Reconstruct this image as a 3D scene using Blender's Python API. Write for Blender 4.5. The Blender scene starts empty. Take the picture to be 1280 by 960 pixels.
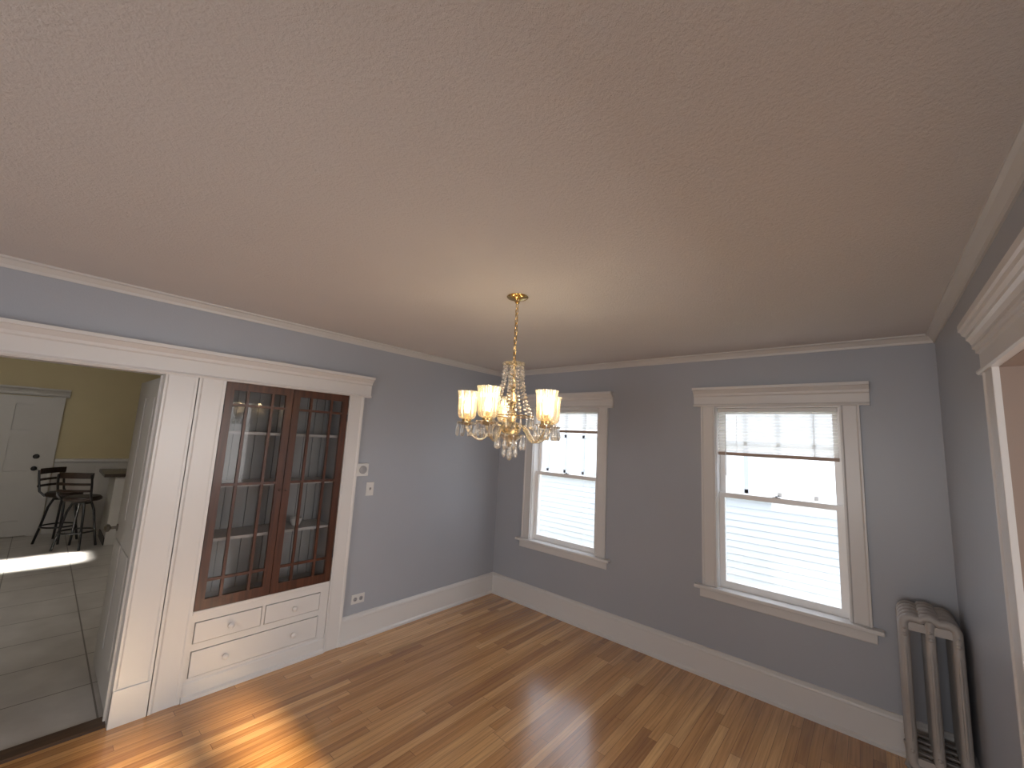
import bpy, bmesh, math, random
from mathutils import Vector, Matrix
from math import sin, cos, pi, radians
random.seed(3)
S = bpy.context.scene
COL = S.collection
S.view_settings.view_transform = 'Standard'
ORG = {}
H = 2.55      # ceiling height
W = 3.699     # room width

# ------------------------------------------------------------------ helpers
def tag(o, label=None, cat=None, group=None, kind=None):
    if label: o['label'] = label
    if cat: o['category'] = cat
    if group: o['group'] = group
    if kind: o['kind'] = kind
    return o

def empty(name, loc, label=None, cat=None, group=None, kind=None):
    o = bpy.data.objects.new(name, None)
    COL.objects.link(o)
    o.location = loc
    o.empty_display_size = .1
    ORG[o.name] = Vector(loc)
    return tag(o, label, cat, group, kind)

class MB:
    def __init__(s):
        s.bm = bmesh.new()
    def box(s, x0, x1, y0, y1, z0, z1):
        v = [s.bm.verts.new(p) for p in ((x0,y0,z0),(x1,y0,z0),(x1,y1,z0),(x0,y1,z0),(x0,y0,z1),(x1,y0,z1),(x1,y1,z1),(x0,y1,z1))]
        for f in ((0,3,2,1),(4,5,6,7),(0,1,5,4),(1,2,6,5),(2,3,7,6),(3,0,4,7)):
            s.bm.faces.new([v[i] for i in f])
        return s
    def prism(s, poly, axis, a0, a1):
        def P(p, a):
            return {'x': (a, p[0], p[1]), 'y': (p[0], a, p[1]), 'z': (p[0], p[1], a)}[axis]
        A = [s.bm.verts.new(P(p, a0)) for p in poly]
        B = [s.bm.verts.new(P(p, a1)) for p in poly]
        n = len(poly)
        for i in range(n):
            s.bm.faces.new((A[i], A[(i+1) % n], B[(i+1) % n], B[i]))
        s.bm.faces.new(A[::-1]); s.bm.faces.new(B)
        return s
    def tube(s, pts, r, n=8, closed=False, flat=1.0):
        pts = [Vector(p) for p in pts]
        m = len(pts)
        rs = r if isinstance(r, (list, tuple)) else [r]*m
        up = None
        rings = []
        for i in range(m):
            if closed:
                t = pts[(i+1) % m]-pts[i-1]
            else:
                t = pts[min(i+1, m-1)]-pts[max(i-1, 0)]
            t.normalize()
            if up is None:
                up = Vector((0,0,1)) if abs(t.z) < .9 else Vector((0,1,0))
            a = t.cross(up)
            if a.length < 1e-5:
                a = t.cross(Vector((1,0,0)))
            a.normalize()
            b = a.cross(t).normalized()
            up = b
            rings.append([s.bm.verts.new(pts[i]+rs[i]*(cos(2*pi*k/n)*a+flat*sin(2*pi*k/n)*b)) for k in range(n)])
        for i in range(m if closed else m-1):
            A, B = rings[i], rings[(i+1) % m]
            for k in range(n):
                s.bm.faces.new((A[k], A[(k+1) % n], B[(k+1) % n], B[k]))
        if not closed:
            s.bm.faces.new(rings[0][::-1]); s.bm.faces.new(rings[-1])
        return s
    def lathe(s, prof, c=(0,0,0), n=20, axis='z', wave=None):
        rings = []
        for j, (r, z) in enumerate(prof):
            ring = []
            for k in range(n):
                a = 2*pi*k/n
                rr = max(r, 1e-4); zz = z
                if wave:
                    rr *= 1+wave[j]*cos(wave[-1]*a)
                    zz += .25*wave[j]*r*cos(wave[-1]*a)
                p = (rr*cos(a), rr*sin(a), zz)
                if axis == 'x': p = (zz, rr*cos(a), rr*sin(a))
                if axis == 'y': p = (rr*cos(a), zz, rr*sin(a))
                ring.append(s.bm.verts.new(Vector(p)+Vector(c)))
            rings.append(ring)
        for i in range(len(rings)-1):
            for k in range(n):
                s.bm.faces.new((rings[i][k], rings[i][(k+1) % n], rings[i+1][(k+1) % n], rings[i+1][k]))
        s.bm.faces.new(rings[0][::-1]); s.bm.faces.new(rings[-1])
        return s
    def ball(s, c, r, u=10, v=6, sz=1.0):
        return s.lathe([(r*sin(pi*j/v), -r*sz*cos(pi*j/v)) for j in range(v+1)], c, u)
    def build(s, name, mat, parent=None, bev=0, smooth=False, label=None, origin=None):
        bmesh.ops.recalc_face_normals(s.bm, faces=s.bm.faces)
        if parent is not None:
            org = ORG[parent.name]
        elif origin is not None:
            org = Vector(origin)
        else:
            xs = [v.co for v in s.bm.verts]
            org = Vector(((min(p.x for p in xs)+max(p.x for p in xs))/2, (min(p.y for p in xs)+max(p.y for p in xs))/2, min(p.z for p in xs)))
        bmesh.ops.translate(s.bm, verts=s.bm.verts, vec=-org)
        me = bpy.data.meshes.new(name)
        s.bm.to_mesh(me); s.bm.free()
        me.materials.append(mat)
        if smooth:
            for p in me.polygons: p.use_smooth = True
            me.set_sharp_from_angle(angle=radians(40))
        o = bpy.data.objects.new(name, me)
        COL.objects.link(o)
        if parent is not None:
            o.parent = parent
        else:
            o.location = org
        ORG[o.name] = org
        if bev:
            b = o.modifiers.new('bevel', 'BEVEL'); b.width = bev; b.segments = 2; b.limit_method = 'ANGLE'
        if label: o['label'] = label
        return o

def B(*a): return MB().box(*a)
def struct(o): o['kind'] = 'structure'; return o

# ------------------------------------------------------------------ materials
def newmat(name):
    m = bpy.data.materials.new(name); m.use_nodes = True
    nt = m.node_tree
    return m, nt, nt.nodes['Principled BSDF'], nt.nodes['Material Output']

def paint(name, col, rough=.5, metal=0, var=.06, bump=0, bscale=60, spec=.5, coat=0, bdist=.01, bdet=4, brough=.5):
    m, nt, p, out = newmat(name)
    N, Lk = nt.nodes, nt.links
    tc = N.new('ShaderNodeTexCoord')
    nz = N.new('ShaderNodeTexNoise'); nz.inputs['Scale'].default_value = 3.0; nz.inputs['Detail'].default_value = 4
    Lk.new(tc.outputs['Object'], nz.inputs['Vector'])
    mx = N.new('ShaderNodeMix'); mx.data_type = 'RGBA'
    mx.inputs[6].default_value = (*[c*(1-var) for c in col], 1); mx.inputs[7].default_value = (*[min(1, c*(1+var)) for c in col], 1)
    Lk.new(nz.outputs['Fac'], mx.inputs[0]); Lk.new(mx.outputs[2], p.inputs['Base Color'])
    p.inputs['Roughness'].default_value = rough; p.inputs['Metallic'].default_value = metal
    p.inputs['Specular IOR Level'].default_value = spec
    p.inputs['Coat Weight'].default_value = coat
    if bump:
        n2 = N.new('ShaderNodeTexNoise'); n2.inputs['Scale'].default_value = bscale; n2.inputs['Detail'].default_value = bdet; n2.inputs['Roughness'].default_value = brough
        Lk.new(tc.outputs['Object'], n2.inputs['Vector'])
        b = N.new('ShaderNodeBump'); b.inputs['Strength'].default_value = bump; b.inputs['Distance'].default_value = bdist
        Lk.new(n2.outputs['Fac'], b.inputs['Height']); Lk.new(b.outputs['Normal'], p.inputs['Normal'])
    return m

def math_node(nt, op, a, b=None):
    n = nt.nodes.new('ShaderNodeMath'); n.operation = op
    for i, v in enumerate((a, b)):
        if v is None: continue
        if isinstance(v, (int, float)): n.inputs[i].default_value = v
        else: nt.links.new(v, n.inputs[i])
    return n.outputs[0]

def ramp(nt, fac, stops):
    r = nt.nodes.new('ShaderNodeValToRGB')
    e = r.color_ramp.elements
    while len(e) < len(stops): e.new(.5)
    for i, (p, c) in enumerate(stops):
        e[i].position = p; e[i].color = (*c, 1)
    nt.links.new(fac, r.inputs[0])
    return r.outputs[0]

def wood_floor():
    m, nt, p, out = newmat('oak_strip_floor')
    N, Lk = nt.nodes, nt.links
    g = N.new('ShaderNodeNewGeometry')
    sx = N.new('ShaderNodeSeparateXYZ'); Lk.new(g.outputs['Position'], sx.inputs[0])
    u = math_node(nt, 'DIVIDE', math_node(nt, 'ADD', sx.outputs[0], 20), .0572)
    row = math_node(nt, 'FLOOR', u)
    fu = math_node(nt, 'FRACT', u)
    wn = N.new('ShaderNodeTexWhiteNoise'); wn.noise_dimensions = '1D'; Lk.new(row, wn.inputs['W'])
    v = math_node(nt, 'ADD', math_node(nt, 'DIVIDE', sx.outputs[1], 1.25), math_node(nt, 'MULTIPLY', wn.outputs['Value'], 9.7))
    pl = math_node(nt, 'FLOOR', v); fv = math_node(nt, 'FRACT', v)
    cb = N.new('ShaderNodeCombineXYZ'); Lk.new(row, cb.inputs[0]); Lk.new(pl, cb.inputs[1])
    w2 = N.new('ShaderNodeTexWhiteNoise'); w2.noise_dimensions = '2D'; Lk.new(cb.outputs[0], w2.inputs['Vector'])
    col = ramp(nt, w2.outputs['Value'], [(0, (.38,.175,.06)), (.3, (.54,.265,.092)), (.65, (.64,.335,.122)), (1, (.77,.445,.185))])
    gv = N.new('ShaderNodeCombineXYZ')
    Lk.new(math_node(nt, 'MULTIPLY', sx.outputs[0], 70), gv.inputs[0]); Lk.new(math_node(nt, 'MULTIPLY', sx.outputs[1], 2.4), gv.inputs[1])
    Lk.new(math_node(nt, 'MULTIPLY', w2.outputs['Value'], 40), gv.inputs[2])
    nz = N.new('ShaderNodeTexNoise'); nz.inputs['Scale'].default_value = 1.0; nz.inputs['Detail'].default_value = 5; Lk.new(gv.outputs[0], nz.inputs['Vector'])
    gr = ramp(nt, nz.outputs['Fac'], [(.3, (.68,.64,.60)), (.62, (1.05,1.05,1.05))])
    mx = N.new('ShaderNodeMix'); mx.data_type = 'RGBA'; mx.blend_type = 'MULTIPLY'; mx.inputs[0].default_value = 1
    Lk.new(col, mx.inputs[6]); Lk.new(gr, mx.inputs[7])
    gap = math_node(nt, 'MAXIMUM', math_node(nt, 'LESS_THAN', fu, .04), math_node(nt, 'LESS_THAN', fv, .0022))
    m2 = N.new('ShaderNodeMix'); m2.data_type = 'RGBA'; Lk.new(math_node(nt, 'MULTIPLY', gap, .7), m2.inputs[0])
    Lk.new(mx.outputs[2], m2.inputs[6]); m2.inputs[7].default_value = (.08,.035,.014,1)
    Lk.new(m2.outputs[2], p.inputs['Base Color'])
    p.inputs['Roughness'].default_value = .24
    p.inputs['Coat Weight'].default_value = .8; p.inputs['Coat Roughness'].default_value = .16
    return m

def tile_floor():
    m, nt, p, out = newmat('kitchen_tile')
    N, Lk = nt.nodes, nt.links
    g = N.new('ShaderNodeNewGeometry')
    sx = N.new('ShaderNodeSeparateXYZ'); Lk.new(g.outputs['Position'], sx.inputs[0])
    fx = math_node(nt, 'FRACT', math_node(nt, 'DIVIDE', math_node(nt, 'ADD', sx.outputs[0], 20.12), .5))
    fy = math_node(nt, 'FRACT', math_node(nt, 'DIVIDE', math_node(nt, 'ADD', sx.outputs[1], 20.2), .5))
    gap = math_node(nt, 'MAXIMUM', math_node(nt, 'LESS_THAN', fx, .018), math_node(nt, 'LESS_THAN', fy, .018))
    nz = N.new('ShaderNodeTexNoise'); nz.inputs['Scale'].default_value = 4; nz.inputs['Detail'].default_value = 6; Lk.new(g.outputs['Position'], nz.inputs['Vector'])
    c = ramp(nt, nz.outputs['Fac'], [(.3, (.45,.43,.41)), (.7, (.57,.55,.525))])
    m2 = N.new('ShaderNodeMix'); m2.data_type = 'RGBA'; Lk.new(gap, m2.inputs[0])
    Lk.new(c, m2.inputs[6]); m2.inputs[7].default_value = (.18,.165,.15,1)
    Lk.new(m2.outputs[2], p.inputs['Base Color']); p.inputs['Roughness'].default_value = .3
    return m

def wood(name, c1, c2, rough=.3, axis=2, coat=.3):
    m, nt, p, out = newmat(name)
    N, Lk = nt.nodes, nt.links
    tc = N.new('ShaderNodeTexCoord'); mp = N.new('ShaderNodeMapping')
    sc = [45,45,45]; sc[axis] = 3; mp.inputs['Scale'].default_value = sc
    Lk.new(tc.outputs['Object'], mp.inputs[0])
    nz = N.new('ShaderNodeTexNoise'); nz.inputs['Scale'].default_value = 1; nz.inputs['Detail'].default_value = 5
    Lk.new(mp.outputs[0], nz.inputs['Vector'])
    Lk.new(ramp(nt, nz.outputs['Fac'], [(.3, c1), (.7, c2)]), p.inputs['Base Color'])
    p.inputs['Roughness'].default_value = rough; p.inputs['Coat Weight'].default_value = coat
    return m

def clear(name, col=(1,1,1), trans=.9, rough=.03, extra=None, fres=.6):
    """thin clear pane: transparent mixed with a glossy coat"""
    m, nt, p, out = newmat(name)
    N, Lk = nt.nodes, nt.links
    N.remove(p)
    t = N.new('ShaderNodeBsdfTransparent'); t.inputs[0].default_value = (*col, 1)
    gl = N.new('ShaderNodeBsdfGlossy'); gl.inputs[0].default_value = (1,1,1,1); gl.inputs['Roughness'].default_value = rough
    fr = N.new('ShaderNodeLayerWeight'); fr.inputs[0].default_value = .25
    f = math_node(nt, 'ADD', math_node(nt, 'MULTIPLY', fr.outputs['Fresnel'], fres), 1-trans)
    mx = N.new('ShaderNodeMixShader'); Lk.new(f, mx.inputs[0]); Lk.new(t.outputs[0], mx.inputs[1]); Lk.new(gl.outputs[0], mx.inputs[2])
    last = mx
    if extra:
        d = N.new('ShaderNodeBsdfTranslucent'); d.inputs[0].default_value = (*extra[0], 1)
        m2 = N.new('ShaderNodeMixShader'); m2.inputs[0].default_value = extra[1]
        Lk.new(mx.outputs[0], m2.inputs[1]); Lk.new(d.outputs[0], m2.inputs[2]); last = m2
    Lk.new(last.outputs[0], out.inputs[0])
    return m

def crystal(name, col, gcol=(1,1,1), gm=.25):
    m, nt, p, out = newmat(name)
    N, Lk = nt.nodes, nt.links
    N.remove(p)
    t = N.new('ShaderNodeBsdfTransparent'); t.inputs[0].default_value = (*col, 1)
    gl = N.new('ShaderNodeBsdfGlass'); gl.inputs[0].default_value = (*col, 1); gl.inputs['Roughness'].default_value = .02; gl.inputs['IOR'].default_value = 1.5
    gs = N.new('ShaderNodeBsdfGlossy'); gs.inputs[0].default_value = (*gcol, 1); gs.inputs['Roughness'].default_value = .08
    a = N.new('ShaderNodeMixShader'); a.inputs[0].default_value = .7; Lk.new(t.outputs[0], a.inputs[1]); Lk.new(gl.outputs[0], a.inputs[2])
    b = N.new('ShaderNodeMixShader'); b.inputs[0].default_value = gm; Lk.new(a.outputs[0], b.inputs[1]); Lk.new(gs.outputs[0], b.inputs[2])
    Lk.new(b.outputs[0], out.inputs[0])
    return m

def emit(name, col, st):
    m, nt, p, out = newmat(name)
    p.inputs['Base Color'].default_value = (*col, 1)
    p.inputs['Emission Color'].default_value = (*col, 1); p.inputs['Emission Strength'].default_value = st
    return m

def blind_mat():
    m, nt, p, out = newmat('sheer_blind_slat')
    N, Lk = nt.nodes, nt.links
    t = N.new('ShaderNodeBsdfTranslucent'); t.inputs[0].default_value = (1,.99,.98,1)
    tr = N.new('ShaderNodeBsdfTransparent'); tr.inputs[0].default_value = (1,.99,.97,1)
    p.inputs['Base Color'].default_value = (.95,.94,.93,1)
    mx = N.new('ShaderNodeMixShader'); mx.inputs[0].default_value = .7
    Lk.new(p.outputs[0], mx.inputs[1]); Lk.new(t.outputs[0], mx.inputs[2])
    m2 = N.new('ShaderNodeMixShader'); m2.inputs[0].default_value = .58
    Lk.new(mx.outputs[0], m2.inputs[1]); Lk.new(tr.outputs[0], m2.inputs[2]); Lk.new(m2.outputs[0], out.inputs[0])
    return m

M = dict(
    wall=paint('slate_wall_paint', (.375,.392,.432), .34, bump=.06, bscale=120, var=.03),
    ceil=paint('stippled_ceiling', (.685,.655,.64), .75, bump=.9, bscale=72, var=.03, bdist=.008, bdet=8, brough=.72),
    white=paint('white_trim_paint', (.665,.648,.635), .3, var=.03),
    sash=paint('white_sash_paint', (.88,.87,.86), .3, var=.02),
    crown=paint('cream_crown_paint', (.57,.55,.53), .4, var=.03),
    jamb=paint('jamb_shade_brown', (.30,.225,.185), .4, var=.03),  # shade on the right doorway reveal is put into this brown
    floor=wood_floor(), tile=tile_floor(),
    cab=wood('dark_mahogany_wood', (.042,.014,.007), (.098,.034,.017), .35, coat=.05),
    cabin=paint('grey_beadboard', (.33,.33,.33), .6),
    shelf=paint('pale_grey_shelf', (.46,.45,.45), .5),
    dark=wood('dark_threshold', (.05,.028,.017), (.12,.065,.035), .35, axis=1),
    glass=clear('window_glass', (.98,.99,1), .96, fres=.35),
    cglass=clear('cabinet_glass', (.93,.93,.93), .985, fres=.06),
    brass=paint('brass', (.66,.47,.21), .22, 1.0, .1),
    iron=paint('dull_door_hardware', (.22,.20,.17), .35, .8),
    crystal=crystal('crystal_glass', (1,.985,.95), gm=.16),
    amber=crystal('gold_tinted_glass', (1,.95,.83), (1,.92,.75), .25),
    shade=clear('etched_shade_glass', (1,.97,.91), .85, .12, ((1,.88,.67), .135)),
    bulb=emit('lit_bulb', (1,.78,.47), 8),
    slat=blind_mat(),
    rail=paint('brown_blind_rail', (.40,.30,.24), .5),
    plastic=paint('white_plastic', (.66,.65,.63), .4, var=.02),
    slot=paint('dark_slot', (.04,.04,.045), .5),
    grey=paint('grey_plastic', (.32,.32,.33), .45),
    rad=paint('aged_radiator_paint', (.41,.385,.365), .5, .15, .3, bump=.25, bscale=30),
    kwall=paint('mustard_kitchen_paint', (.60,.52,.32), .6),
    kwhite=paint('kitchen_white_paint', (.54,.525,.50), .4),
    black=paint('black_metal', (.018,.018,.02), .35, .5),
    darkwood=wood('dark_stool_wood', (.012,.007,.005), (.028,.014,.010), .45, coat=.05),
    ctop=paint('dark_countertop', (.06,.045,.035), .25, var=.3),
    siding=paint('pale_lavender_siding', (.60,.635,.70), .6, var=.01),
    owhite=paint('exterior_white_trim', (.95,.95,.95), .5, var=.02),
    opane=paint('bright_exterior_pane', (.82,.84,.87), .4, var=.02),
    omunt=paint('grey_exterior_muntin', (.50,.52,.56), .5, var=.02),
    roof=paint('grey_roof_shingle', (.12,.12,.13), .9, bump=.4, bscale=20),
    grass=paint('grey_green_yard', (.16,.19,.10), .9, var=.3, bump=.5, bscale=20),
)

# ------------------------------------------------------------------ room shell
def wall_x(mb, x0, x1, yr, zr, holes):
    ys = sorted({yr[0], yr[1], *[h[0] for h in holes], *[h[1] for h in holes]})
    for a, b in zip(ys, ys[1:]):
        hs = sorted([(h[2], h[3]) for h in holes if h[0] <= a and h[1] >= b])
        z = zr[0]
        for h0, h1 in hs:
            if h0 > z: mb.box(x0, x1, a, b, z, h0)
            z = h1
        if z < zr[1]: mb.box(x0, x1, a, b, z, zr[1])
    return mb
def wall_y(mb, y0, y1, xr, zr, holes):
    xs = sorted({xr[0], xr[1], *[h[0] for h in holes], *[h[1] for h in holes]})
    for a, b in zip(xs, xs[1:]):
        hs = sorted([(h[2], h[3]) for h in holes if h[0] <= a and h[1] >= b])
        z = zr[0]
        for h0, h1 in hs:
            if h0 > z: mb.box(a, b, y0, y1, z, h0)
            z = h1
        if z < zr[1]: mb.box(a, b, y0, y1, z, zr[1])
    return mb

DY0, DY1, DT = -4.06, -3.165, 2.047      # doorway to the kitchen
CY0, CY1 = -2.845, -1.947                # built-in cabinet
WX = (.92, 2.805)                        # window centres
RY0, RY1, RT = -3.6, -1.53, 2.09         # opening in the right wall
WZ0, WZ1, WHW = .655, 2.10, .405
REAR = -7.2
SX = 6.07
struct(wall_x(MB(), -.12, 0, (REAR, 0), (0, H), [(DY0, DY1, 0, DT), (CY0, CY1, 0, DT)]).build('wall_left', M['wall']))
struct(wall_y(MB(), 0, .15, (-.12, SX+.15), (0, H), [(c-WHW, c+WHW, WZ0, WZ1) for c in WX]).build('wall_back', M['wall']))
struct(wall_x(MB(), W, W+.14, (REAR, 0), (0, H), [(RY0, RY1, 0, RT)]).build('wall_right', M['wall']))
struct(B(-.12, SX, REAR-.12, REAR, 0, H).build('wall_rear', M['wall']))
struct(wall_x(MB(), SX, SX+.15, (REAR-.12, 0), (0, H), [(-2.75, -2.48, 1.5, 2.14), (-3.28, -2.97, 1.5, 2.14)]).build('wall_far_right', M['wall']))  # unseen wall, its openings shaped to throw the two sun strips
struct(B(-6.1, SX+.15, REAR-.12, .15, H, H+.1).build('ceiling', M['ceil']))
struct(B(-.02, SX+.15, REAR-.12, .15, -.1, 0).build('floor', M['floor']))
struct(B(-6.1, -.12, -5.7, -1.4, -.1, 0).build('kitchen_floor', M['tile']))
struct(MB().prism([(-.13, -.1), (-.01, -.1), (-.01, .004), (-.02, .012), (-.12, .012), (-.13, .004)], 'y', DY0, DY1).build('threshold', M['dark']))

# baseboards
def base_prof(s):  # (offset from wall, z)
    return [(0, 0), (s*.032, 0), (s*.032, .018), (s*.02, .03), (s*.02, .18), (s*.026, .185), (s*.024, .2), (s*.01, .215), (0, .217)]
struct(MB().prism(base_prof(1), 'y', -1.815, -.001).build('baseboard_left', M['white']))
struct(MB().prism(base_prof(-1), 'x', 0.0, W).build('baseboard_back', M['white']))
struct(MB().prism([(W+a, z) for a, z in base_prof(-1)], 'y', -1.40, -.03).build('baseboard_right', M['white']))
# crown moulding
def crown(s): return [(0, H), (0, H-.055), (s*.008, H-.055), (s*.012, H-.04), (s*.03, H-.016), (s*.042, H-.01), (s*.042, H)]
struct(MB().prism(crown(1), 'y', REAR, 0).build('trim_1', M['crown']))
struct(MB().prism(crown(-1), 'x', 0, W).build('trim_2', M['crown']))
struct(MB().prism([(W+a, z) for a, z in crown(-1)], 'y', REAR, 0).build('trim_3', M['crown']))

# kitchen doorway casing
d1 = struct(empty('door_1', (0, (DY0+DY1)/2, 0)))
for a, b in ((DY1-.008, -3.003), (DY0-.16, DY0+.008)):
    mb = MB().prism([(0, a), (0, b), (.024, b), (.024, b-.012), (.02, b-.02), (.02, a+.02), (.024, a+.012), (.024, a)], 'z', 0, 2.05)
    mb.build('side_casing', M['white'], d1, .002)
MB().box(-.125, .002, DY1-.008, DY1-.001, 0, DT).box(-.125, .002, DY0+.001, DY0+.008, 0, DT).box(-.125, .002, DY0+.008, DY1-.008, DT-.008, DT-.001).box(-.075, -.06, DY1-.018, DY1-.007, 0, DT-.01).build('jamb', M['white'], d1)
MB().box(0, .03, DY1-.008, -3.003, 0, .20).build('plinth_block', M['white'], d1, .004)
# cabinet casing
struct(MB().prism([(0, -2.998), (0, CY0), (.022, CY0), (.022, -2.86), (.018, -2.868), (.018, -2.975), (.024, -2.985), (.024, -2.998)], 'z', 0, 2.05).build('trim_4', M['white']))
struct(MB().prism([(0, CY1), (0, -1.815), (.024, -1.815), (.024, -1.828), (.018, -1.84), (.018, -1.93), (.022, -1.937), (.022, CY1)], 'z', 0, 2.05).build('trim_5', M['white']))
# continuous head with cornice over doorway and cabinet
def head_prof(z0, z1, s=1):
    return [(0, z0), (s*.03, z0), (s*.034, z0+.008), (s*.03, z0+.018), (s*.02, z0+.022), (s*.02, z1-.075), (s*.03, z1-.066), (s*.034, z1-.05), (s*.05, z1-.034), (s*.06, z1-.024), (s*.072, z1-.02), (s*.072, z1), (0, z1)]
h = struct(empty('trim_6', (0, -3, 2.05)))
MB().prism(head_prof(2.042, 2.222), 'y', -4.25, -1.755).build('cornice', M['white'], h)

# ------------------------------------------------------------------ right wall doorway
d2 = struct(empty('door_2', (W, (RY0+RY1)/2, 0)))
MB().prism([(W, RY1-.01), (W, -1.40), (W-.022, -1.40), (W-.022, -1.412), (W-.017, -1.42), (W-.017, RY1+.02), (W-.020, RY1+.012), (W-.020, RY1-.01)], 'z', 0, RT).build('side_casing', M['white'], d2, .002)
MB().prism([(W, RY0), (W, RY0-.13), (W-.024, RY0-.13), (W-.024, RY0)], 'z', 0, RT).build('side_casing', M['white'], d2, .002)
zt = 2.275; z0 = RT-.01
hp = [(0, z0), (.032, z0), (.038, z0+.007), (.038, z0+.014), (.022, z0+.02), (.022, zt-.115), (.034, zt-.11), (.034, zt-.098), (.044, zt-.094), (.044, zt-.080), (.052, zt-.066), (.062, zt-.058), (.062, zt-.046), (.074, zt-.040), (.078, zt-.028), (.086, zt-.024), (.086, zt), (0, zt)]
MB().prism([(W-a*.78, z) for a, z in hp], 'y', RY0-.19, -1.355).build('cornice', M['white'], d2)
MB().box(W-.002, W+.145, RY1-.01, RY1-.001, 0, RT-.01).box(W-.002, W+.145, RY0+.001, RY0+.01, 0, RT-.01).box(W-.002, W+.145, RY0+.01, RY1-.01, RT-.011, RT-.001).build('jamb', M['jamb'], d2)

# ------------------------------------------------------------------ windows
def window(n, xc):
    r = struct(empty('window_%d' % n, (xc, 0, 0)))
    for s in (-1, 1):
        a, b = sorted((xc+s*(WHW-.004), xc+s*(WHW+.105)))
        MB().prism([(a, 0), (b, 0), (b, -.024), (b-.012, -.024), (b-.018, -.018), (a+.018, -.018), (a+.012, -.024), (a, -.024)], 'z', .682, 2.10).build('side_casing', M['white'], r, .002)
    MB().prism([(a, z) for a, z in head_prof(2.10, 2.257, -1)], 'x', xc-.565, xc+.565).build('cornice', M['white'], r)
    B(xc-.565, xc+.565, -.06, .045, .655, .682).build('window_sill', M['white'], r, .006)
    MB().prism([(0, .585), (-.014, .585), (-.018, .592), (-.018, .645), (-.026, .655), (0, .655)], 'x', xc-.53, xc+.53).build('apron', M['white'], r, .002)
    e = WHW
    MB().box(xc-e, xc-e+.010, .001, .149, .682, 2.099).box(xc+e-.010, xc+e, .001, .149, .682, 2.099).box(xc-e+.01, xc+e-.01, .001, .149, 2.09, 2.099).box(xc-e+.01, xc+e-.01, .046, .17, .656, .681).build('window_frame', M['sash'], r)
    i = e-.010
    def sash(name, y0, y1, z0, z1, bot, top, st=.04):
        f = MB().box(xc-i, xc-i+st, y0, y1, z0, z1).box(xc+i-st, xc+i, y0, y1, z0, z1).box(xc-i+st, xc+i-st, y0, y1, z0, z0+bot).box(xc-i+st, xc+i-st, y0, y1, z1-top, z1).build(name, M['sash'], r)
        ym = (y0+y1)/2
        B(xc-i+st-.005, xc+i-st+.005, ym-.002, ym+.002, z0+bot-.005, z1-top+.005).build('pane', M['glass'], f)
        return f
    sash('upper_sash', .09, .122, 1.375, 2.09, .032, .04)
    lo = sash('lower_sash', .05, .084, .682, 1.41, .05, .036)
    MB().box(xc-.025, xc+.025, .055, .078, 1.41, 1.416).lathe([(.009, 0), (.009, .006), (.005, .009)], (xc, .066, 1.416), 10).build('sash_lock', M['grey'], lo)
    return r
window(1, WX[0]); window(2, WX[1])

def blind(xc, zb, label):
    r = empty('window_blind', (xc, .03, zb), label, 'blind')
    B(xc-.388, xc+.388, .012, .044, 2.06, 2.088).build('headrail', M['plastic'], r, .003)
    mb = MB(); z = 2.05
    while z > zb+.035:
        mb.prism([(.016, z-.010), (.0165, z-.012), (.028, z+.001), (.040, z+.010), (.0395, z+.012), (.027, z+.003)], 'x', xc-.385, xc+.385); z -= .025
    mb.build('slats', M['slat'], r)
    B(xc-.388, xc+.388, .014, .042, zb, zb+.026).build('bottom_rail', M['rail'], r, .004)
    for s in (-.25, .25):
        MB().tube([(xc+s, .012, zb+.02), (xc+s, .012, 2.06)], .0012, 6).build('cord', M['plastic'], r)
    MB().tube([(xc-.33, .008, 2.06), (xc-.33, .006, 1.55)], .003, 6).build('tilt_wand', M['plastic'], r)
    return r
blind(WX[0], 1.845, 'short raised white slat blind with brown bottom rail in window behind the chandelier')
blind(WX[1], 1.71, 'longer white slat blind with brown bottom rail in window near the radiator')

# ------------------------------------------------------------------ built-in cabinet
c = empty('built_in_cabinet', (0, (CY0+CY1)/2, 0), 'white built-in china cabinet with dark red-brown glass doors above drawers', 'cabinet')
y0, y1 = CY0+.002, CY1-.002
MB().box(-.34, -.012, y0, y0+.02, .1, DT-.002).box(-.34, -.012, y1-.02, y1, .1, DT-.002).box(-.34, -.012, y0+.02, y1-.02, DT-.022, DT-.002).box(-.34, -.022, y0+.02, y1-.02, .50, .53).build('case', M['cabin'], c)
mb = MB()
k = y0+.02
mb.box(-.342, -.336, k, y1-.02, .53, DT-.02)
while k < y1-.03:
    mb.box(-.336, -.325, k+.003, min(k+.072, y1-.02), .53, DT-.022); k += .075
mb.build('back_panel', M['cabin'], c)
for z in (.97, 1.33, 1.70):
    B(-.325, -.05, y0+.02, y1-.02, z-.02, z).build('shelf', M['shelf'], c)
DR = [(-2.818, -2.432, .338, .462, [-2.62]), (-2.404, -2.018, .338, .462, [-2.21]), (-2.818, -2.018, .134, .287, [-2.63, -2.20])]
gp = .004
wall_x(MB(), -.02, .008, (y0, y1), (.11, .515), [(a-gp, b+gp, z_-gp, w_+gp) for a, b, z_, w_, _ in DR]).build('face_frame', M['white'], c)
MB().box(-.02, .014, y0, y1, .512, .536).build('ledge', M['white'], c, .005)
MB().prism([(-.02, 0), (.03, 0), (.03, .018), (.016, .03), (.016, .10), (.01, .112), (-.02, .112)], 'y', y0, y1).build('base_board', M['white'], c)
ym = (CY0+CY1)/2
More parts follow.
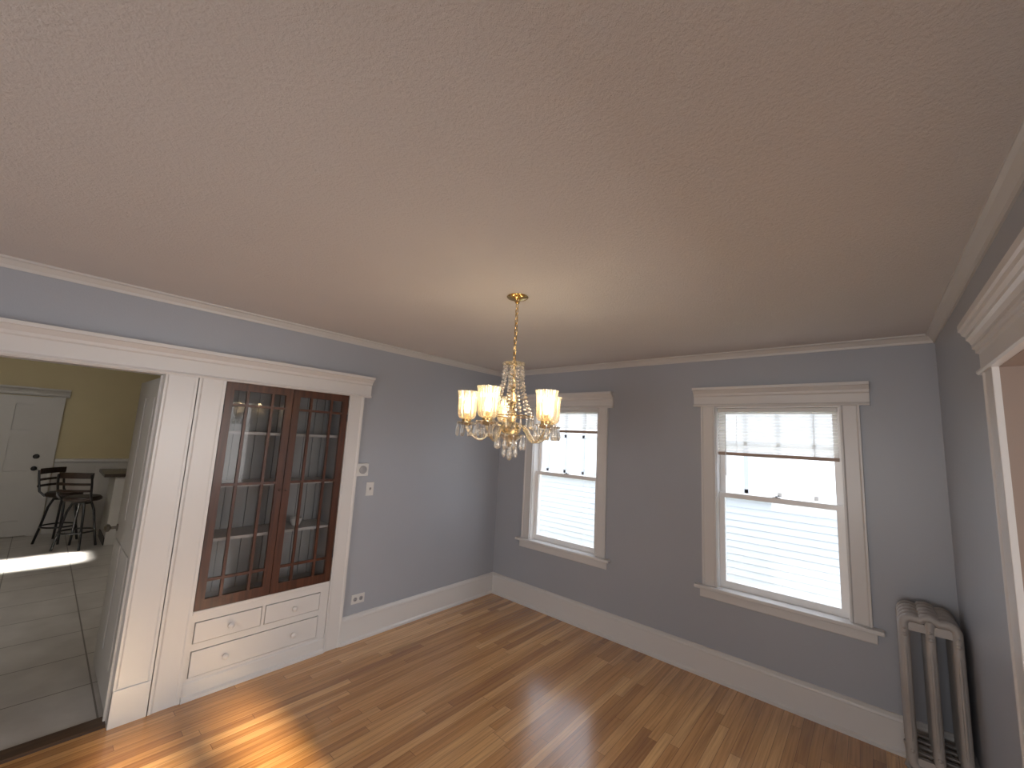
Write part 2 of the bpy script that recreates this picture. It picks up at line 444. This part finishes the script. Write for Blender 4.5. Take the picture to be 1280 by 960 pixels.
for a, b in ((y0+.003, ym-.002), (ym+.002, y1-.003)):
    za, zb, st = .538, DT-.006, .05
    d = MB().box(-.012, .014, a, a+st, za, zb).box(-.012, .014, b-st, b, za, zb).box(-.012, .014, a+st, b-st, za, za+.065).box(-.012, .014, a+st, b-st, zb-.055, zb).build('door', M['cab'], c)
    B(-.004, 0, a+st-.006, b-st+.006, za+.06, zb-.05).build('pane', M['cglass'], d)
    mt = MB()
    for q in (.26, .74):
        yy = a+st+(b-a-2*st)*q
        mt.box(-.008, .010, yy-.009, yy+.009, za+.06, zb-.05)
    for zz in (1.885, 1.335, .72):
        mt.box(-.008, .009, a+st, b-st, zz-.009, zz+.009)
    mt.build('muntins', M['cab'], d)
    yk = b-.02 if a < -2.5 else a+.02
    MB().lathe([(.005, .012), (.005, .020), (.009, .025), (.009, .03), (.003, .033)], (0, yk, 1.28), 12, 'x').build('knob', M['cab'], d, smooth=True)
    yh = a if a < -2.5 else b
    for zz in (.75, 1.85):
        MB().tube([(.014, yh, zz-.03), (.014, yh, zz+.03)], .004, 8).build('hinge', M['slot'], d)
for a, b, z0_, z1_, ks in DR:
    d = MB().box(-.25, .015, a, b, z0_, z1_).build('drawer', M['white'], c, .003)
    for kk in ks:
        MB().lathe([(.009, .015), (.008, .026), (.017, .034), (.019, .042), (.012, .050), (.002, .052)], (0, kk, (z0_+z1_)/2), 14, 'x').build('knob', M['white'], d, smooth=True)
cup = MB().lathe([(.022, 0), (.03, .004), (.040, .03), (.044, .06), (.040, .06), (.034, .03), (.02, .012)], (-.16, -2.2, .9705), 18).build('small_cup', M['plastic'], smooth=True)
tag(cup, 'small pale cup on a shelf inside the glass door cabinet', 'cup')

# ------------------------------------------------------------------ wall devices on left wall
def plate_root(name, y, z, label, cat): return empty(name, (0, y, z), label, cat)
def ray(u, v):
    f, yaw, pit, rol = 507.9, radians(41.319), radians(7.668), radians(3.029)
    R = Matrix.Rotation(yaw, 3, 'Z') @ Matrix.Rotation(pi/2+pit, 3, 'X') @ Matrix.Rotation(rol, 3, 'Z')
    return R @ Vector(((u-640)/f, -(v-480)/f, -1))
CAM = Vector((3.348, -3.645, 1.75))
def on(u, v, ax, val):
    d = ray(u, v); return CAM+d*((val-CAM[ax])/d[ax])
p = on(452, 587, 0, 0); yT, zT = p.y, p.z
t = plate_root('thermostat', yT, zT, 'square white thermostat on wall right of the china cabinet', 'thermostat')
B(0, .022, yT-.055, yT+.055, zT-.055, zT+.055).build('housing', M['plastic'], t, .006)
MB().lathe([(.034, .02), (.034, .03), (.028, .034), (.002, .035)], (0, yT, zT), 20, 'x').build('dial', M['grey'], t, smooth=True)
p = on(462, 611, 0, 0); yS, zS = p.y, p.z
t = plate_root('light_switch', yS, zS, 'white light switch plate on wall just below the thermostat', 'switch')
B(0, .007, yS-.036, yS+.036, zS-.058, zS+.058).build('plate', M['plastic'], t, .003)
MB().prism([(.006, zS-.012), (.018, zS+.004), (.018, zS+.011), (.006, zS+.012)], 'y', yS-.006, yS+.006).build('toggle', M['grey'], t)
p = on(447, 748, 0, 0); yO, zO = p.y, p.z
t = plate_root('wall_outlet', yO, zO, 'horizontal white power outlet above the baseboard beside cabinet casing', 'outlet')
B(0, .007, yO-.06, yO+.06, zO-.038, zO+.038).build('plate', M['plastic'], t, .003)
for s in (-.026, .026):
    so = MB().lathe([(.017, .004), (.017, .010), (.015, .011)], (0, yO+s, zO), 16, 'x').build('socket', M['grey'], t)
    MB().box(.0105, .012, yO+s-.007, yO+s+.007, zO+.004, zO+.007).box(.0105, .012, yO+s-.007, yO+s+.007, zO-.007, zO-.004).build('slot', M['slot'], so)

# ------------------------------------------------------------------ chandelier
CX, CYY = 1.886, -1.973
ch = empty('chandelier', (CX, CYY, H), 'brass and crystal chandelier with five lit etched glass shades', 'chandelier')
def at(x, y, z): return (CX+x, CYY+y, z)
cc = at(0, 0, 0)
MB().lathe([(.060, H), (.062, H-.004), (.056, H-.010), (.036, H-.018), (.018, H-.024), (.011, H-.040), (.004, H-.044)], cc, 28).build('canopy', M['brass'], ch, smooth=True)
mb = MB(); z = H-.04; i = 0
while z > 2.185:
    pts = []
    for k in range(12):
        a = 2*pi*k/12
        q = .0085*cos(a); zz = z-.016+.0185*sin(a)
        pts.append(at(q, 0, zz) if i % 2 else at(0, q, zz))
    mb.tube(pts, .0024, 6, closed=True); z -= .0285; i += 1
mb.build('chain', M['brass'], ch, smooth=True)
MB().tube([at(.004*cos(k*.9), .004*sin(k*.9), H-.04-k*.0122) for k in range(31)], .0018, 6).build('cord', M['brass'], ch, smooth=True)
MB().lathe([(.004, 2.19), (.012, 2.18), (.014, 2.17), (.028, 2.165), (.055, 2.168), (.058, 2.164), (.03, 2.152), (.014, 2.145), (.01, 2.135)], cc, 24).build('top_crown', M['amber'], ch, smooth=True)
# stacked glass column: balls, rings and a fuller central vase
MB().lathe([(.007, 2.14), (.018, 2.125), (.021, 2.11), (.009, 2.095), (.014, 2.09), (.009, 2.085), (.022, 2.065), (.027, 2.045), (.012, 2.02), (.017, 2.014), (.011, 2.008), (.028, 1.985), (.034, 1.955), (.016, 1.925), (.022, 1.918), (.013, 1.91), (.028, 1.89), (.032, 1.865), (.018, 1.835)], cc, 20).build('column', M['amber'], ch, smooth=True)
MB().lathe([(.016, 1.845), (.045, 1.835), (.058, 1.815), (.054, 1.79), (.03, 1.765), (.016, 1.755), (.012, 1.74)], cc, 24).build('hub', M['amber'], ch, smooth=True)
MB().lathe([(.012, 1.765), (.03, 1.76), (.075, 1.775), (.08, 1.77), (.05, 1.75), (.03, 1.735), (.02, 1.715), (.008, 1.705)], cc, 24).build('lower_bowl', M['crystal'], ch, smooth=True)
MB().lathe([(.002, 1.71), (.006, 1.70), (.005, 1.685), (.016, 1.675), (.021, 1.66), (.016, 1.643), (.002, 1.634)], cc, 12).build('finial', M['crystal'], ch)
def drop(mb, x, y, z, l=.055, r=.011):
    mb.lathe([(.001, -.0), (.005, -.004), (.005, -.010), (.001, -.014), (.003, -.017), (r*.8, -l*.55), (r, -l*.75), (r*.6, -l*.93), (.001, -l)], at(x, y, z), 8)
for k in range(10):
    a = 2*pi*k/10
    mb = MB(); drop(mb, .076*cos(a), .076*sin(a), 1.772, .08, .011); mb.build('crystal_drop', M['crystal'], ch)
for k in range(6):
    a = 2*pi*k/6+.3
    mb = MB(); drop(mb, .036*cos(a), .036*sin(a), 1.735, .085, .011); mb.build('crystal_drop', M['crystal'], ch)
for k in range(10):
    a = 2*pi*k/10+.2
    mb = MB(); drop(mb, .118*cos(a), .118*sin(a), 1.870, .07, .009); mb.build('crystal_drop', M['crystal'], ch)
for k in range(10):
    a = 2*pi*k/10+.2
    mb = MB()
    for j in range(15):
        s = j/14
        rr = .053+(.118-.053)*s**2.4; zz = 2.16-.285*s
        mb.ball(at(rr*cos(a), rr*sin(a), zz), .0080 if j % 3 else .011, 8, 5)
    mb.build('bead_strand', M['crystal'], ch)
MB().tube([at(.118*cos(2*pi*k/32), .118*sin(2*pi*k/32), 1.872) for k in range(32)], .003, 6, closed=True).build('bead_ring', M['brass'], ch, smooth=True)
R_ARM = .25
def qbez(p0, p1, p2, p3, n=14):
    o = []
    for i in range(n+1):
        t = i/n; o.append(tuple((1-t)**3*a+3*(1-t)**2*t*b+3*(1-t)*t*t*c_+t**3*d for a, b, c_, d in zip(p0, p1, p2, p3)))
    return o
protos = None
lamps = []
DZ = -.022
for k in range(5):
    th = radians(170+72*k)+radians(41.3)
    if protos is None:
        pth = qbez((.045, 0, 1.812), (.11, 0, 1.87), (.13, 0, 1.69), (.20, 0, 1.75), 10)+qbez((.20, 0, 1.75), (.235, 0, 1.775), (R_ARM, 0, 1.79), (R_ARM, 0, 1.842+DZ), 8)[1:]
        arm = MB().tube([at(*q) for q in pth], [.0095-.003*abs(sin(i*1.6)) for i in range(len(pth))], 10).build('arm', M['amber'], ch, smooth=True)
        subs = []
        cA = at(R_ARM, 0, DZ)
        subs.append(MB().lathe([(.010, 1.838), (.03, 1.842), (.054, 1.852), (.058, 1.849), (.034, 1.834), (.012, 1.828)], cA, 20).build('drip_pan', M['crystal'], arm, smooth=True))
        subs.append(MB().lathe([(.012, 1.845), (.024, 1.85), (.027, 1.868), (.022, 1.874), (.012, 1.876), (.011, 1.90), (.004, 1.902)], cA, 16).build('candle_cup', M['brass'], arm, smooth=True))
        outer = [(.027, 1.866), (.042, 1.873), (.049, 1.888), (.0505, 1.92), (.0505, 1.95), (.051, 1.98), (.054, 2.005), (.058, 2.022)]
        inner = [(r_-.0025, z_) for r_, z_ in outer[::-1]]
        wv = [0, .015, .035, .05, .05, .05, .05, .065]
        mbs = MB(); mbs.lathe(outer+inner, cA, 72, wave=wv+wv[::-1]+[12])
        subs.append(mbs.build('shade', M['shade'], arm, smooth=True))
        subs.append(MB().lathe([(.008, 1.90), (.013, 1.91), (.019, 1.93), (.018, 1.95), (.010, 1.972), (.002, 1.988)], cA, 14).build('bulb', M['bulb'], arm, smooth=True))
        for q in range(8):
            a = 2*pi*q/8
            mbd = MB(); drop(mbd, R_ARM+.052*cos(a), .052*sin(a), 1.852+DZ, .08, .0105)
            subs.append(mbd.build('crystal_drop', M['crystal'], arm))
        protos = (arm, subs)
        A = arm
    else:
        A = protos[0].copy(); COL.objects.link(A); A.parent = ch
        for s_ in protos[1]:
            n_ = s_.copy(); COL.objects.link(n_); n_.parent = A
    A.rotation_euler = (0, 0, th)
    lamps.append((CX+R_ARM*cos(th), CYY+R_ARM*sin(th), 1.998+DZ))
for q in lamps:
    l = bpy.data.lights.new('bulb_light', 'POINT'); l.energy = .68; l.color = (1,.80,.53); l.shadow_soft_size = .02
    o = bpy.data.objects.new('bulb_light', l); COL.objects.link(o); o.location = q

# ------------------------------------------------------------------ radiator
rd = empty('radiator', (3.545, -.21, 0), 'old cast iron column radiator with worn grey paint in the right corner', 'radiator')
xa, xm, xb = 3.448, 3.55, 3.652
NS = 5
for i in range(NS):
    y = -.36+i*.066
    mb = MB()
    rc = .034; zt = .890; zb_ = .135
    loop = [(xa, y, .25), (xa, y, .5), (xa, y, .75)]
    for k in range(0, 6):
        a = pi-pi/2*k/5; loop.append((xa+rc+rc*cos(a), y, zt-rc+rc*sin(a)))
    loop += [((xa+xm)/2+.016, y, zt-.006), (xm-.022, y, zt+.008), (xm, y, zt+.014), (xm+.022, y, zt+.008), ((xb+xm)/2-.016, y, zt-.006)]
    for k in range(0, 6):
        a = pi/2-pi/2*k/5; loop.append((xb-rc+rc*cos(a), y, zt-rc+rc*sin(a)))
    loop += [(xb, y, .75), (xb, y, .5), (xb, y, .25)]
    for k in range(0, 6):
        a = -pi/2*k/5; loop.append((xb-rc+rc*cos(a), y, zb_+rc+rc*sin(a)))
    for k in range(0, 6):
        a = -pi/2-pi/2*k/5; loop.append((xa+rc+rc*cos(a), y, zb_+rc+rc*sin(a)))
    mb.tube(loop, .0225, 16, closed=True)
    mb.tube([(xm, y, .13), (xm, y, .3), (xm, y, .6), (xm, y, .888)], .022, 16)
    mb.box(xa, xb, y-.012, y+.012, .825, .868); mb.box(xa, xb, y-.012, y+.012, .14, .19)
    for xx in (xa, xm, xb):
        mb.tube([(xx, y-.018, .25), (xx, y-.022, .30), (xx, y-.022, .70), (xx, y-.018, .76)], [.003, .007, .007, .003], 8)
        mb.ball((xx, y-.018, .80), .012, 10, 6); mb.ball((xx, y-.018, .835), .009, 10, 6); mb.ball((xx, y-.018, .22), .011, 10, 6)
    sec = mb.build('section', M['rad'], rd, smooth=True)
    if i in (0, NS-1):
        for xx in (xa, xb):
            MB().lathe([(.03, 0), (.028, .01), (.018, .04), (.022, .09), (.028, .13)], (xx, y, 0), 12).build('foot', M['rad'], sec, smooth=True)
for zz in (.17, .84):
    MB().tube([(xm, -.375, zz), (xm, -.06, zz)], .026, 12).build('nipple_tube', M['rad'], rd, smooth=True)
vp = MB().tube([(xm, -.06, .17), (xm, -.045, .17), (xm, -.04, .16), (xm, -.04, 0)], .012, 10).build('supply_pipe', M['rad'], rd, smooth=True)

# ------------------------------------------------------------------ kitchen
KX = -5.9
struct(wall_x(MB(), KX-.12, KX, (-5.7, -1.4), (0, H), []).build('kitchen_wall_far', M['kwall']))
struct(B(KX, -.12, -1.5, -1.4, 0, H).build('kitchen_wall_side', M['kwall']))
struct(B(KX, -.12, -5.7, -5.6, 0, H).build('kitchen_wall_near', M['kwall']))
ws = struct(empty('trim_7', (KX, -2.4, 0)))
mb = MB(); k = -3.44
while k < -1.58:
    mb.box(KX, KX+.012, k, k+.085, .12, 1.03); k += .09
mb.box(KX, KX+.006, -3.44, -1.5, 0, 1.03)
mb.build('wainscot', M['kwhite'], ws)
MB().prism([(KX, 1.03), (KX+.02, 1.03), (KX+.045, 1.055), (KX+.045, 1.085), (KX, 1.095)], 'y', -3.44, -1.5).build('chair_rail', M['white'], ws)
B(KX, KX+.02, -3.44, -1.5, 0, .13).build('skirting', M['kwhite'], ws)
# far white door
d3 = struct(empty('door_3', (KX, -3.97, 0)))
mb = B(KX, KX+.01, -4.36, -3.58, .01, 2.0)
for a, b in ((-4.36, -4.26), (-4.02, -3.92), (-3.68, -3.58)): mb.box(KX+.01, KX+.045, a, b, .01, 2.0)
for a, b in ((.01, .22), (.75, .92), (1.4, 1.5), (1.88, 2.0)):
    mb.box(KX+.01, KX+.045, -4.26, -4.02, a, b).box(KX+.01, KX+.045, -3.92, -3.68, a, b)
mb.build('panel', M['kwhite'], d3)
for a, b in ((-3.58, -3.45), (-4.49, -4.36)): B(KX, KX+.065, a, b, 0, 2.01).build('side_casing', M['kwhite'], d3)
MB().prism([(KX+a*1.3, z) for a, z in head_prof(2.01, 2.13)], 'y', -4.53, -3.41).build('cornice', M['kwhite'], d3)
MB().lathe([(.03, .045), (.03, .05), (.012, .052), (.012, .075), (.032, .085), (.032, .105), (.01, .115)], (KX, -3.63, .96), 14, 'x').build('knob', M['black'], d3, smooth=True)
MB().lathe([(.034, .045), (.034, .06), (.02, .065), (.018, .075)], (KX, -3.63, 1.13), 14, 'x').build('deadbolt', M['black'], d3, smooth=True)
# open kitchen door
d4 = struct(empty('door_4', (-.12, -3.15, 0)))
body = B(-.93, -.127, -3.172, -3.134, .012, 2.03).build('panel', M['kwhite'], d4, .003)
for xa_, xb_ in ((-.84, -.57), (-.49, -.21)):
    for za, zb in ((.22, .88), (1.05, 1.9)):
        B(xa_, xb_, -3.179, -3.17, za, zb).build('raised_panel', M['kwhite'], body, .005)
MB().lathe([(.026, -3.172), (.026, -3.179), (.010, -3.182), (.010, -3.209), (.026, -3.219), (.028, -3.234), (.012, -3.246)], (-.87, 0, .95), 16, 'y').build('knob', M['iron'], body, smooth=True)

bc = empty('breakfast_bar', (-5.0, -2.4, 0), 'dark topped breakfast bar behind the stools, right of the far white door', 'counter')
B(-5.36, -4.66, -2.86, -1.85, 0, .93).build('base', M['kwhite'], bc)
B(-5.42, -4.60, -2.98, -1.8, .93, .975).build('countertop', M['ctop'], bc, .006)
B(-5.34, -4.68, -2.872, -2.86, 0, .1).build('kick_board', M['black'], bc)

def stool(loc, rz, label):
    r = empty('bar_stool', loc, label, 'stool', 'stools at the breakfast bar')
    ORG[r.name] = Vector((0,0,0))
    MB().lathe([(.02, .62), (.17, .62), (.19, .635), (.19, .66), (.17, .68), (.05, .685)], (0,0,0), 24).build('seat', M['darkwood'], r, smooth=True)
    MB().lathe([(.10, .58), (.10, .605), (.03, .61), (.03, .62)], (0,0,0), 16).build('swivel', M['black'], r)
    for q in range(4):
        a = pi/4+q*pi/2
        MB().tube([(.09*cos(a), .09*sin(a), .595), (.13*cos(a), .13*sin(a), .48), (.17*cos(a), .17*sin(a), .22), (.21*cos(a), .21*sin(a), 0)], .014, 8).build('leg', M['black'], r, smooth=True)
    MB().tube([(.175*cos(2*pi*k/24), .175*sin(2*pi*k/24), .22) for k in range(24)], .011, 8, closed=True).build('foot_ring', M['black'], r, smooth=True)
    for s in (-1, 1):
        MB().tube([(s*.16, -.10, .635), (s*.18, -.16, .70), (s*.185, -.19, .87), (s*.18, -.21, .985)], .013, 8).build('back_post', M['black'], r, smooth=True)
    for zz, hh in ((.755, .03), (.84, .03), (.93, .075)):
        mb = MB(); n = 8
        for j in range(n):
            xx0, xx1 = -.185+.37*j/n, -.185+.37*(j+1)/n
            f = lambda x: -.245+.9*x*x
            mb.prism([(xx0, f(xx0)+.02), (xx1, f(xx1)+.02), (xx1, f(xx1)+.04), (xx0, f(xx0)+.04)], 'z', zz, zz+hh)
        mb.build('slat', M['darkwood'], r)
    r.rotation_euler = (0, 0, rz)
    return r
stool((-4.72, -3.14, 0), radians(55), 'dark slat back bar stool nearest the doorway, in front of the breakfast bar')
stool((-5.26, -3.30, 0), radians(-40), 'dark bar stool further back, nearer the white far door')

# ------------------------------------------------------------------ outside
struct(B(-12, 14, .15, 14, -1.0, -.9).build('ground', M['grass']))
nh = empty('neighbouring_house', (1, 3.6, -.9), 'pale lap sided neighbouring house seen through the windows', 'house')
poly = [(3.9, -.9)]
z = -.9
while z < 4.6:
    poly += [(3.506, z), (3.52, z+.1)]; z += .1
poly += [(3.9, z)]
MB().prism(poly, 'x', -9, 11).build('siding', M['siding'], nh)
nb = 1.12
for xx, hw in ((-1.35, .85), (2.35, .85)):
    wf = MB()
    for a, b in ((xx-hw-.11, xx-hw), (xx+hw, xx+hw+.11)): wf.box(a, b, 3.44, 3.53, nb, 2.6)
    wf.box(xx-hw-.11, xx+hw+.11, 3.44, 3.53, 2.6, 2.72).box(xx-hw-.15, xx+hw+.15, 3.41, 3.53, nb-.06, nb)
    wf = wf.build('window', M['owhite'], nh)
    B(xx-hw, xx+hw, 3.48, 3.50, nb, 2.6).build('pane', M['opane'], wf)
    mb = MB()
    for q in range(0, 5):
        xq = xx-hw+2*hw*q/4; mb.box(xq-.025, xq+.025, 3.46, 3.49, nb, 2.6)
    for zz in (nb+.03, 1.86, 2.57): mb.box(xx-hw, xx+hw, 3.46, 3.49, zz-.03, zz+.03)
    mb.build('muntins', M['omunt'], wf)
MB().prism([(3.2, 4.55), (7.5, 7.2), (7.5, 7.35), (3.1, 4.62)], 'x', -9.2, 11.2).build('roof', M['roof'], nh)

# ------------------------------------------------------------------ lights
def area(name, loc, direction, sx, sy, energy, col, spread=180, spec=1.0):
    l = bpy.data.lights.new(name, 'AREA'); l.shape = 'RECTANGLE'; l.size = sx; l.size_y = sy; l.energy = energy; l.color = col; l.spread = radians(spread)
    l.specular_factor = spec
    o = bpy.data.objects.new(name, l); COL.objects.link(o); o.location = loc
    o.rotation_euler = Vector(direction).to_track_quat('-Z', 'Y').to_euler()
    return o
sun = bpy.data.lights.new('sun', 'SUN'); sun.energy = 18; sun.color = (1,.76,.45); sun.angle = radians(2.2)
so = bpy.data.objects.new('sun', sun); COL.objects.link(so); so.location = (12, -2.5, 5)
so.rotation_euler = Vector((-cos(radians(20)), 0, -sin(radians(20)))).to_track_quat('-Z', 'Y').to_euler()
area('side_room_fill', (5.9, -2.3, 1.45), (-1, 0, -.12), 3.2, 1.7, 50, (1,.97,.95), 130)  # added unseen fill, brightens the room through the right opening
area('rear_room_fill', (2.7, -7.0, 1.3), (0, 1, .22), 2.0, 1.6, 46, (1,.98,.97), 150)  # added fill behind the camera, no fitting there
for xw in WX:
    area('window_fill', (xw, 1.25, 2.95), (0, -1, -.85), 1.5, 1.4, 15, (.95,.97,1), 170, 1.0)  # added lamps outside, out of view, boosting sky light on the floor
area('kitchen_fill', (-1.6, -4.4, 2.3), (-.9, .25, -.4), .8, .8, 20, (1,.94,.87))  # added unseen fill to lift the kitchen walls and tiles
area('kitchen_patch_fill', (-4.2, -3.6, 2.45), (0, 0, -1), .45, .95, 24, (1,.96,.88), 9)  # added narrow downward lamp imitating the sun patch on the tiles
w = bpy.data.worlds.new('sky'); S.world = w; w.use_nodes = True
nt = w.node_tree; bg = nt.nodes['Background']
tc = nt.nodes.new('ShaderNodeTexCoord'); sp = nt.nodes.new('ShaderNodeSeparateXYZ'); nt.links.new(tc.outputs['Generated'], sp.inputs[0])
nt.links.new(ramp(nt, sp.outputs[2], [(0, (.94,.96,1)), (.6, (.84,.90,1))]), bg.inputs[0]); bg.inputs[1].default_value = 4.0

# ------------------------------------------------------------------ camera
cd = bpy.data.cameras.new('camera'); cd.sensor_width = 36; cd.lens = 507.9/1280*36; cd.clip_start = .01
co = bpy.data.objects.new('camera', cd); COL.objects.link(co)
R = Matrix.Rotation(radians(41.319), 3, 'Z') @ Matrix.Rotation(pi/2+radians(7.668), 3, 'X') @ Matrix.Rotation(radians(3.029), 3, 'Z')
co.matrix_world = Matrix.Translation(CAM) @ R.to_4x4()
S.camera = co
